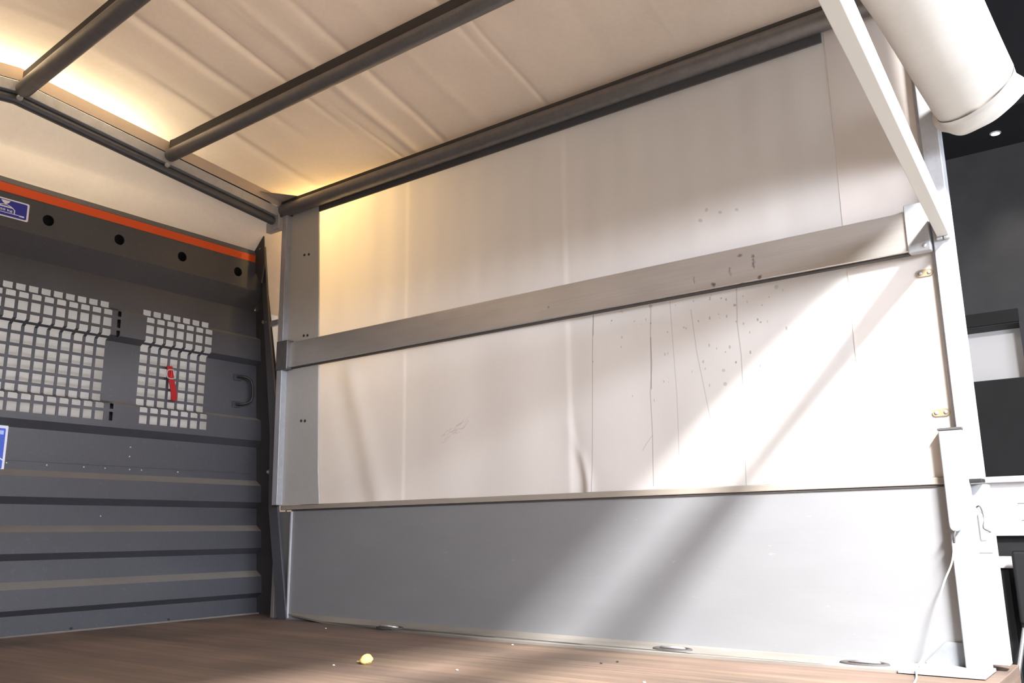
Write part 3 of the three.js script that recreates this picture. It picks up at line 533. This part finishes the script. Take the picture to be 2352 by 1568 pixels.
  part('clamp_bolt', rod(V3(0.06, 1.158, -0.005), V3(0.1, 1.15, 0.005), 0.008, 12), M.zinc, bulk, 'bright zinc bolt');
  part('clamp', box(0.135, 0.182, 1.124, 1.148, 0.004, 0.018, 0.002), M.zinc, bulk, 'bright zinc clamp on the front post'); part('clamp_bolt', rod(V3(0.12, 0.545, -0.02), V3(0.16, 0.538, -0.01), 0.009, 6), M.zinc, bulk);
}
// ---------------------------------------------------------------- strap, stickers, small things
{
  const t = thing('red_strap', 'short red buckled strap hanging in the smaller perforated window', 'strap', [0.012, 0.81, 0.355]);
  part('webbing', [sheet(4, 30, (u, v) => [0.004 + 0.010 * Math.sin(v * 3.0), 0.115 - 0.128 * v, lerp(-0.012, 0.012, u) + 0.018 - 0.022 * v + 0.004 * Math.sin(v * 5)], (u, v) => [u, v]), sheet(4, 30, (u, v) => [0.001 + 0.010 * Math.sin(v * 3.0), 0.115 - 0.128 * v, lerp(0.012, -0.012, u) + 0.018 - 0.022 * v + 0.004 * Math.sin(v * 5)], (u, v) => [u, v])], std({ color: C(0.31, 0.006, 0.008), roughness: 0.8, side: THREE.DoubleSide }), t);
  part('buckle', tube([V3(0.014, 0.096, 0.002), V3(0.014, 0.096, 0.030), V3(0.014, 0.069, 0.030), V3(0.014, 0.069, 0.002)], 0.002, 40, 8, true), M.white, t, 'pale rectangular wire buckle');
  part('buckle_pin', rod(V3(0.0145, 0.072, 0.016), V3(0.0145, 0.096, 0.016), 0.0015, 8), M.red, t);
}
function sticker(name, label, y0, y1, z0, z1, x, draw) {
  const tex = canvasTex(512, 256, draw); tex.wrapS = tex.wrapT = THREE.ClampToEdgeWrapping;
  const t = thing(name, label, 'sticker', [x, (y0 + y1) / 2, (z0 + z1) / 2]);
  const w = z1 - z0, h = y1 - y0, r = 0.006, s = new THREE.Shape();
  s.moveTo(-w / 2 + r, -h / 2); s.lineTo(w / 2 - r, -h / 2); s.quadraticCurveTo(w / 2, -h / 2, w / 2, -h / 2 + r); s.lineTo(w / 2, h / 2 - r); s.quadraticCurveTo(w / 2, h / 2, w / 2 - r, h / 2); s.lineTo(-w / 2 + r, h / 2); s.quadraticCurveTo(-w / 2, h / 2, -w / 2, h / 2 - r); s.lineTo(-w / 2, -h / 2 + r); s.quadraticCurveTo(-w / 2, -h / 2, -w / 2 + r, -h / 2);
  const g = new THREE.ExtrudeGeometry(s, { depth: 0.0008, bevelEnabled: false }); const p = g.attributes.position, uv = new Float32Array(p.count * 2);
  for (let i = 0; i < p.count; i++) { uv[2 * i] = p.getX(i) / w + 0.5; uv[2 * i + 1] = p.getY(i) / h + 0.5; } g.setAttribute('uv', new THREE.BufferAttribute(uv, 2)); g.rotateY(Math.PI / 2);
  part('print', g, std({ map: tex, roughness: 0.4 }), t); return t;
}
const blue = 'rgb(38,48,150)', pale = 'rgb(225,226,238)';
sticker('load_sticker', 'blue load limit sticker with a white weight symbol under the orange stripe', 1.320, 1.382, 0.944, 1.144, 0.0502, (g, w, h) => {
  g.fillStyle = pale; g.fillRect(0, 0, w, h); g.fillStyle = blue; g.beginPath(); g.roundRect(16, 18, w - 32, h - 36, 16); g.fill();
  g.strokeStyle = pale; g.fillStyle = pale; g.lineWidth = 9; const cx = 322;
  g.beginPath(); g.moveTo(40, 196); g.lineTo(478, 196); g.stroke(); g.fillRect(438, 196, 40, 14);
  g.beginPath(); g.moveTo(cx - 76, 196); g.lineTo(cx - 76, 140); g.lineTo(cx - 56, 112); g.quadraticCurveTo(cx, 60, cx + 56, 112); g.lineTo(cx + 76, 140); g.lineTo(cx + 76, 196); g.stroke();
  g.fillRect(cx - 56, 106, 112, 18); g.font = 'bold 40px sans-serif'; g.textAlign = 'center'; g.fillText('350 kg', cx, 174);
  g.beginPath(); g.moveTo(cx - 38, 28); g.lineTo(cx + 38, 28); g.lineTo(cx + 22, 62); g.lineTo(cx, 84); g.lineTo(cx - 22, 62); g.closePath(); g.fill();
});
sticker('warning_sticker', 'blue sticker cut by the left edge of the photo, on the lower panel', 0.505, 0.654, 0.911, 1.11, 0.0022, (g, w, h) => {
  g.fillStyle = pale; g.fillRect(0, 0, w, h); g.fillStyle = 'rgb(52,84,190)'; g.beginPath(); g.roundRect(18, 18, w - 36, h - 36, 8); g.fill();
  g.fillStyle = 'rgb(170,190,240)'; g.fillRect(60, 30, 420, 22); g.strokeStyle = pale; g.lineWidth = 7; g.beginPath(); g.moveTo(40, 190); g.lineTo(420, 160); g.lineTo(494, 190); g.stroke();
});
{
  const pts = [V3(2.561, 0.268, 0.042), V3(2.551, 0.226, 0.036), V3(2.53, 0.18, 0.04), V3(2.509, 0.116, 0.045), V3(2.495, 0.07, 0.05), V3(2.48, 0.03, 0.07), V3(2.474, 0.014, 0.11), V3(2.492, 0.0125, 0.2), V3(2.51, 0.0125, 0.33), V3(2.54, 0.0125, 0.5)].map((p) => p);
  pts[6].y = 0.012; pts[7].y = 0.005; pts[8].y = 0.0024; pts[9].y = 0.0024;
  solo('cord', tube(pts, 0.0018, 90, 8), M.cord, 'thin white cord running from the stake knob down to the floor', 'cord');
}
{
  const t = thing('crumpled_leaf', 'small crumpled yellow leaf lying on the wooden floor', 'litter', [1.371, 0, 0.634]);
  const g = new THREE.IcosahedronGeometry(0.014, 3), p = g.attributes.position;
  for (let i = 0; i < p.count; i++) { const x = p.getX(i), y = p.getY(i), z = p.getZ(i); const k = 0.65 + 0.9 * fbm(x * 90 + 5, y * 90 + z * 60, 141, 3); p.setXYZ(i, x * k * 1.15, Math.max(-0.0085, y * k * 0.8), z * k); }
  g.translate(0, 0.0088, 0); g.computeVertexNormals(); part('blade', boxUV(g), M.leaf, t);
  part('stalk', tube([V3(-0.01, 0.006, 0), V3(-0.022, 0.004, 0.004), V3(-0.03, 0.003, 0.002)], 0.0018, 12, 6), M.leaf, t);
}
[[1.623, 0.60, 'white', 'tiny white crumb on the wooden floor, right of the yellow leaf'], [0.682, 0.155, 'white', 'tiny white crumb on the floor near the foot of the bulkhead support'], [1.33, 0.70, 'white', 'tiny white crumb on the floor just left of the yellow leaf'], [1.462, 0.178, 'white', 'tiny white crumb beside the metal floor strip in the middle of the wall'], [1.86, 0.30, 'dark', 'right one of two tiny dark crumbs on the floor below the middle ring'], [1.84, 0.34, 'dark', 'left one of two tiny dark crumbs on the floor below the middle ring'], [2.05, 0.52, 'white', 'tiny white crumb at the bottom edge of the photo, right of the middle']].forEach(([x, z, c, label], i) => {
  const g = new THREE.IcosahedronGeometry(0.0028, 1), p = g.attributes.position; for (let k = 0; k < p.count; k++) p.setXYZ(k, p.getX(k) * (1 + 0.5 * hash(k, i, 1)), Math.max(-0.002, p.getY(k) * 0.6), p.getZ(k)); g.translate(0, 0.002, 0); g.computeVertexNormals();
  const m = solo('crumb', boxUV(g), c === 'white' ? M.whitePaint : M.hole, label, 'litter', c === 'white' ? 'white crumbs on the floor' : 'dark crumbs on the floor'); m.position.set(x, 0, z);
});

renderer.render(scene, camera);
